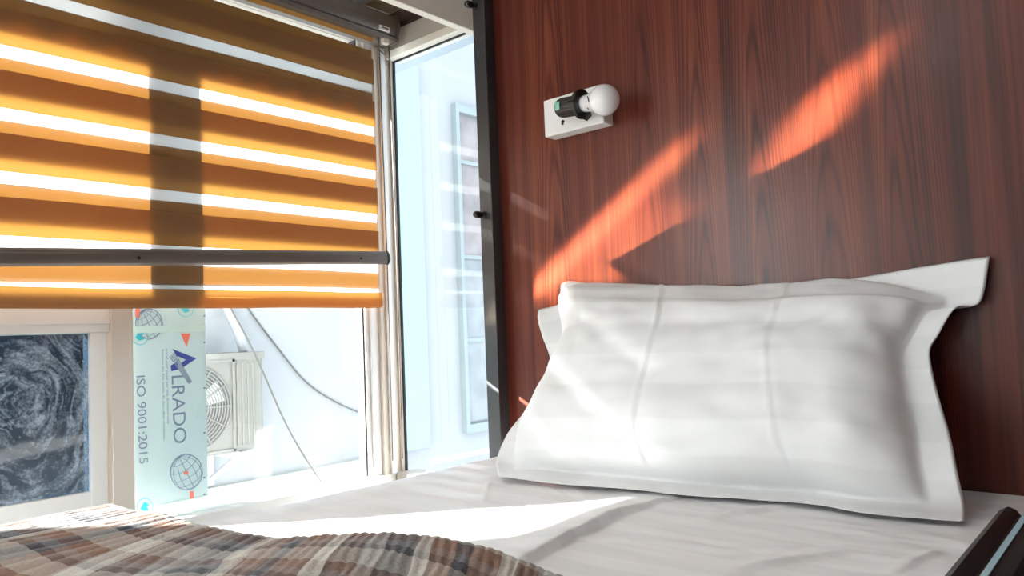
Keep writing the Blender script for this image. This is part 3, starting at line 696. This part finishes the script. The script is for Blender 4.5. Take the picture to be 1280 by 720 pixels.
def pillow():
    nu, nv = 150, 100; root = None
    nrm = (pBR-pBL).cross(pTL-pBL).normalized()
    if nrm.y > 0: nrm = -nrm
    fl = .040
    def base(u, v):
        U, V_ = 2*u-1, 2*v-1
        p = cL(v)*(1-u)+cR(v)*u+cB(u)*(1-v)+cT(u)*v - (pBL*(1-u)*(1-v)+pBR*u*(1-v)+pTL*(1-u)*v+pTR*u*v)
        return p, U, V_
    Lx, Ly = (pBR-pBL).length, (pTL-pBL).length
    fx, fy = 2*fl/Lx, 2*fl/Ly
    vs, uvs = [], []
    def prof(U, V_):
        a = max(0, 1-(abs(U)/(1-fx))**3.0) if abs(U) < 1-fx else 0
        fyy = fy if V_ < 0 else fy*(.10+.90*min(1, max(0, (abs(U+.03)-.50)/.38))**1.5)
        b = max(0, 1-(abs(V_)/(1-fyy))**2.6) if abs(V_) < 1-fyy else 0
        return (a*b)**.48
    def front(u, v):
        p, U, V_ = base(u, v); h = prof(U, V_)
        T = .098*(1-.10*V_)
        d = T*h
        # radiating tension wrinkles near the sides and corners, ironing creases, slack flange
        ang = math.atan2(V_*Ly, (1-abs(U))*Lx+.02)
        d += .0045*math.sin(ang*11+U*3+2.5*noise.noise(Vector((U*2, V_*2, 1))))*max(0, abs(U)-.45)*h*2.4
        d += .0065*noise.noise(Vector((U*3.2, V_*2.6, 4)))*h + .0034*noise.noise(Vector((U*8, V_*7, 8)))*min(1, h*2)
        for uc, am, sk in ((-.18, .0032, -.10), (.38, .0020, -.14), (-.62, .0009, -.1)):
            w_ = (U-uc-sk*V_*.5)*Lx/2; d += am*math.exp(-(w_/.0026)**2)*min(1, h*2) - am*.5*math.exp(-((w_-.006)/.004)**2)
        if h < .02:
            s = (v if abs(U) > 1-fx else u)
            d += .006*noise.noise(Vector((u*7+3, v*6.5, 2.0)))*(1 if abs(U) > 1-fx else .35) + .002
            pass
        sag = -.020*h*(1-V_)*.5
        q = p + nrm*d; q.z += sag
        # gently seat the lower flange on the bed
        floorz = ZM+.0085
        if q.z < floorz: q.z = floorz
        return q
    for i in range(nu+1):
        for j in range(nv+1):
            vs.append(front(i/nu, j/nv)); uvs.append((i/nu*Lx, j/nv*Ly))
    fs = []
    for i in range(nu):
        for j in range(nv):
            a = i*(nv+1)+j; fs.append([a, a+nv+1, a+nv+2, a+1])
    # back side
    n0 = len(vs); bi = {}
    for i in range(nu+1):
        for j in range(nv+1):
            if i in (0, nu) or j in (0, nv): bi[i, j] = i*(nv+1)+j; continue
            p, U, V_ = base(i/nu, j/nv); f = vs[i*(nv+1)+j]
            h = prof(U, V_); q = p - nrm*(.030*h); 
            if h < .02: q = f - nrm*.0025
            q.y = min(q.y, YH-.004); q.z = max(q.z, ZM+.004)
            bi[i, j] = len(vs); vs.append(q); uvs.append((i/nu*Lx, j/nv*Ly))
    for i in range(nu):
        for j in range(nv): fs.append([bi[i, j], bi[i, j+1], bi[i+1, j+1], bi[i+1, j]])
    for v in vs: v.y = min(v.y, YH-.003)
    o = put('pillow', vs, fs, m_pillow, None, True)
    uvl = o.data.uv_layers.new(name='UVMap')
    for lo in o.data.loops: uvl.data[lo.index].uv = uvs[lo.vertex_index]
    return tag(o, 'large white satin-striped pillow with flanged edge leaning on the red wood wall', 'pillow')
pillow()

# ------------------------------------------------------------------ plaid blanket
crest_px = [(-260, 668, .060), (-120, 662, .062), (0, 655, .05), (60, 650, .05), (120, 645, .048), (170, 640, .046), (210, 645, .044), (245, 657, .038), (300, 669, .032), (350, 677, .028), (390, 675, .034), (420, 672, .038), (470, 671, .042), (500, 671, .044), (560, 677, .042), (620, 690, .036), (660, 706, .028), (700, 722, .024), (760, 760, .020), (830, 815, .018)]
cp = []
for x, y, h in crest_px:
    p = onz(x, y, ZM+h); cp.append(p)
def blanket():
    bx0, bx1, by0 = -1.10, -.28, -.50
    # head-side edge as a function of x, from the silhouette right of the hump
    edge = sorted([(p.x, p.y, p.z-ZM) for (q, p) in zip(crest_px, cp) if q[0] >= 170])
    def ed(x):
        if x <= edge[0][0]: return edge[0][1], edge[0][2]
        for a, b in zip(edge, edge[1:]):
            if a[0] <= x <= b[0]:
                t = (x-a[0])/(b[0]-a[0]); t = t*t*(3-2*t); return a[1]+(b[1]-a[1])*t, a[2]+(b[2]-a[2])*t
        return edge[-1][1], edge[-1][2]
    nu, nv = 520, 200; vs, uvs, fs = [], [], []
    for i in range(nu+1):
        x = bx0+(bx1-bx0)*i/nu
        ye, he = ed(x)
        for j in range(nv+1):
            s = j/nv; y = ye - (ye-by0)*s**1.25 + .012
            d = ye+.012-y
            # thickness of the folded edge, then slow swells
            sw = .012*noise.noise(Vector((x*3.2, y*2.6, 11)))+.006*noise.noise(Vector((x*8, y*5, 3)))
            h = he*(1-.25*min(1, d/.35)) + sw*min(1, d/.08)
            r = .024
            if d < r: h *= math.sqrt(max(0, 1-((r-d)/r)**2))
            el = x-bx0
            if el < .04: h *= math.sqrt(max(0, 1-((.04-el)/.04)**2))
            kk = -.10+.72*min(1, max(0, (x+.97)/.27))
            uu = x - kk*min(d, .30) + .006*noise.noise(Vector((x*6, y*4, 7)))
            rib = abs(math.sin(math.pi*uu/.0118))
            z = ZM+.005+max(h, .004)+.0019*rib**.7*min(1, d/.02)
            vs.append(Vector((x+.05*max(0, d-.02)*.5*noise.noise(Vector((x*2, y*2, 5))), y, z))); uvs.append((uu, d))
    for i in range(nu):
        for j in range(nv):
            a = i*(nv+1)+j; fs.append([a, a+nv+1, a+nv+2, a+1])
    o = put('plaid_blanket', vs, fs, m_plaid, None, True)
    uvl = o.data.uv_layers.new(name='UVMap')
    for lo in o.data.loops: uvl.data[lo.index].uv = uvs[lo.vertex_index]
    return tag(o, 'ribbed plaid blanket in brown, cream and slate lying on the bed foot', 'blanket')
blanket()

# ================================================================== WALL LAMP
YL = YH-.036
l0 = ony(679, 126, YL); l1 = ony(681, 172, YL); l2 = ony(755, 160, YL)
lz1, lz0 = l0.z, l1.z; lx0, lx1 = l0.x, l2.x
lamp = thing('wall_lamp', ((lx0+lx1)/2, YH, lz0), 'white box wall lamp with black bulb holder and bare round bulb above the pillow', 'lamp')
B((lx0, YL, lz0), (lx1, YH-.0005, lz1), 'base_box', m_white_pl, lamp, .003)
B((lx0+.085, YL-.0012, lz0+.012), (lx1-.006, YL+.001, lz0+.034), 'cover_plate', m_white_pl, lamp, .0005)
hdir = Vector((1, -.06, -.09)).normalized()
hc = ony(698, 136, YL-.030)
ho = autosmooth(MB().lathe([(0, .012), (.003, .0165), (.007, .0185), (.050, .0185), (.054, .021), (.056, .0285), (.063, .029), (.065, .026), (.065, .017)], hc, hdir, 28).put('bulb_holder', m_plastic_b, lamp), 50)
for k in range(16):
    a = 2*math.pi*k/16; u = hdir.orthogonal().normalized(); v = hdir.cross(u); rd = u*math.cos(a)+v*math.sin(a)
    MB().tube([hc+hdir*.009+rd*.0185, hc+hdir*.049+rd*.0185], .0013, 6).put('grip_rib', m_plastic_b, ho)
B((hc.x+.007, hc.y-.0215, hc.z-.009), (hc.x+.018, hc.y-.017, hc.z+.007), 'green_tag', m_green, ho, .001)
arm = MB().prism([(hc.x+.022, YL+.001, hc.z-.014), (hc.x+.048, YL+.001, hc.z-.030), (hc.x+.060, YL+.001, hc.z-.022), (hc.x+.054, YL+.001, hc.z)], (0, -.026, .002))
arm.put('holder_bracket', m_plastic_b, lamp)
bc = hc+hdir*.065
bulb = MB().lathe([(0, .015), (.006, .0165), (.016, .017), (.024, .020)] + [(.050-.0295*math.cos(a), .0295*math.sin(a)) for a in [math.radians(d) for d in range(42, 181, 8)]], bc, hdir, 32)
bo = bulb.put('bulb', m_bulb, lamp, True)
for k, (dd, aa) in enumerate(((.018, -.1), (.027, .25), (.022, -.65))):
    u = Vector((0, -1, 0)); p = bc+hdir*dd+Vector((0, -math.cos(aa), math.sin(aa)))*(.0178+.006*(dd > .02)); MB().tube([p, p+Vector((.003, .0, -.004 if k != 1 else -.012))], .0010, 6).put('print_mark', m_plastic_b, bo)
sc_ = ony(704, 152, YL)
MB().lathe([(-.001, .0034), (.002, .0034), (.004, .0018)], (sc_.x, YL, sc_.z), (0, -1, 0), 12).put('pull_switch', m_plastic_b, lamp)
B((sc_.x-.002, YL-.004, sc_.z-.007), (sc_.x+.002, YL-.0015, sc_.z), 'switch_tip', m_plastic_b, lamp)

# ================================================================== ADDED CEILING LAMP (unseen fill light overhead, behind the viewpoint)
m_lit, t_, p_, o_ = nt('lit_opal_diffuser'); p_.inputs['Base Color'].default_value = (.9, .9, .9, 1)
p_.inputs['Emission Color'].default_value = (1, .97, .93, 1); p_.inputs['Emission Strength'].default_value = 13
cl = thing('added_ceiling_lamp', (-.55, -.35, ZCe-.05), 'added round white ceiling lamp for fill light, unseen, over the middle of the bed', 'lamp')
MB().lathe([(0, .165), (.012, .170), (.050, .170)], (-.55, -.35, ZCe-.05), (0, 0, 1), 36).put('housing', m_white_pl, cl, True)
MB().lathe([(0, .05), (.004, .11), (.010, .150), (.018, .158)], (-.55, -.35, ZCe-.064), (0, 0, 1), 36).put('diffuser', m_lit, cl, True)
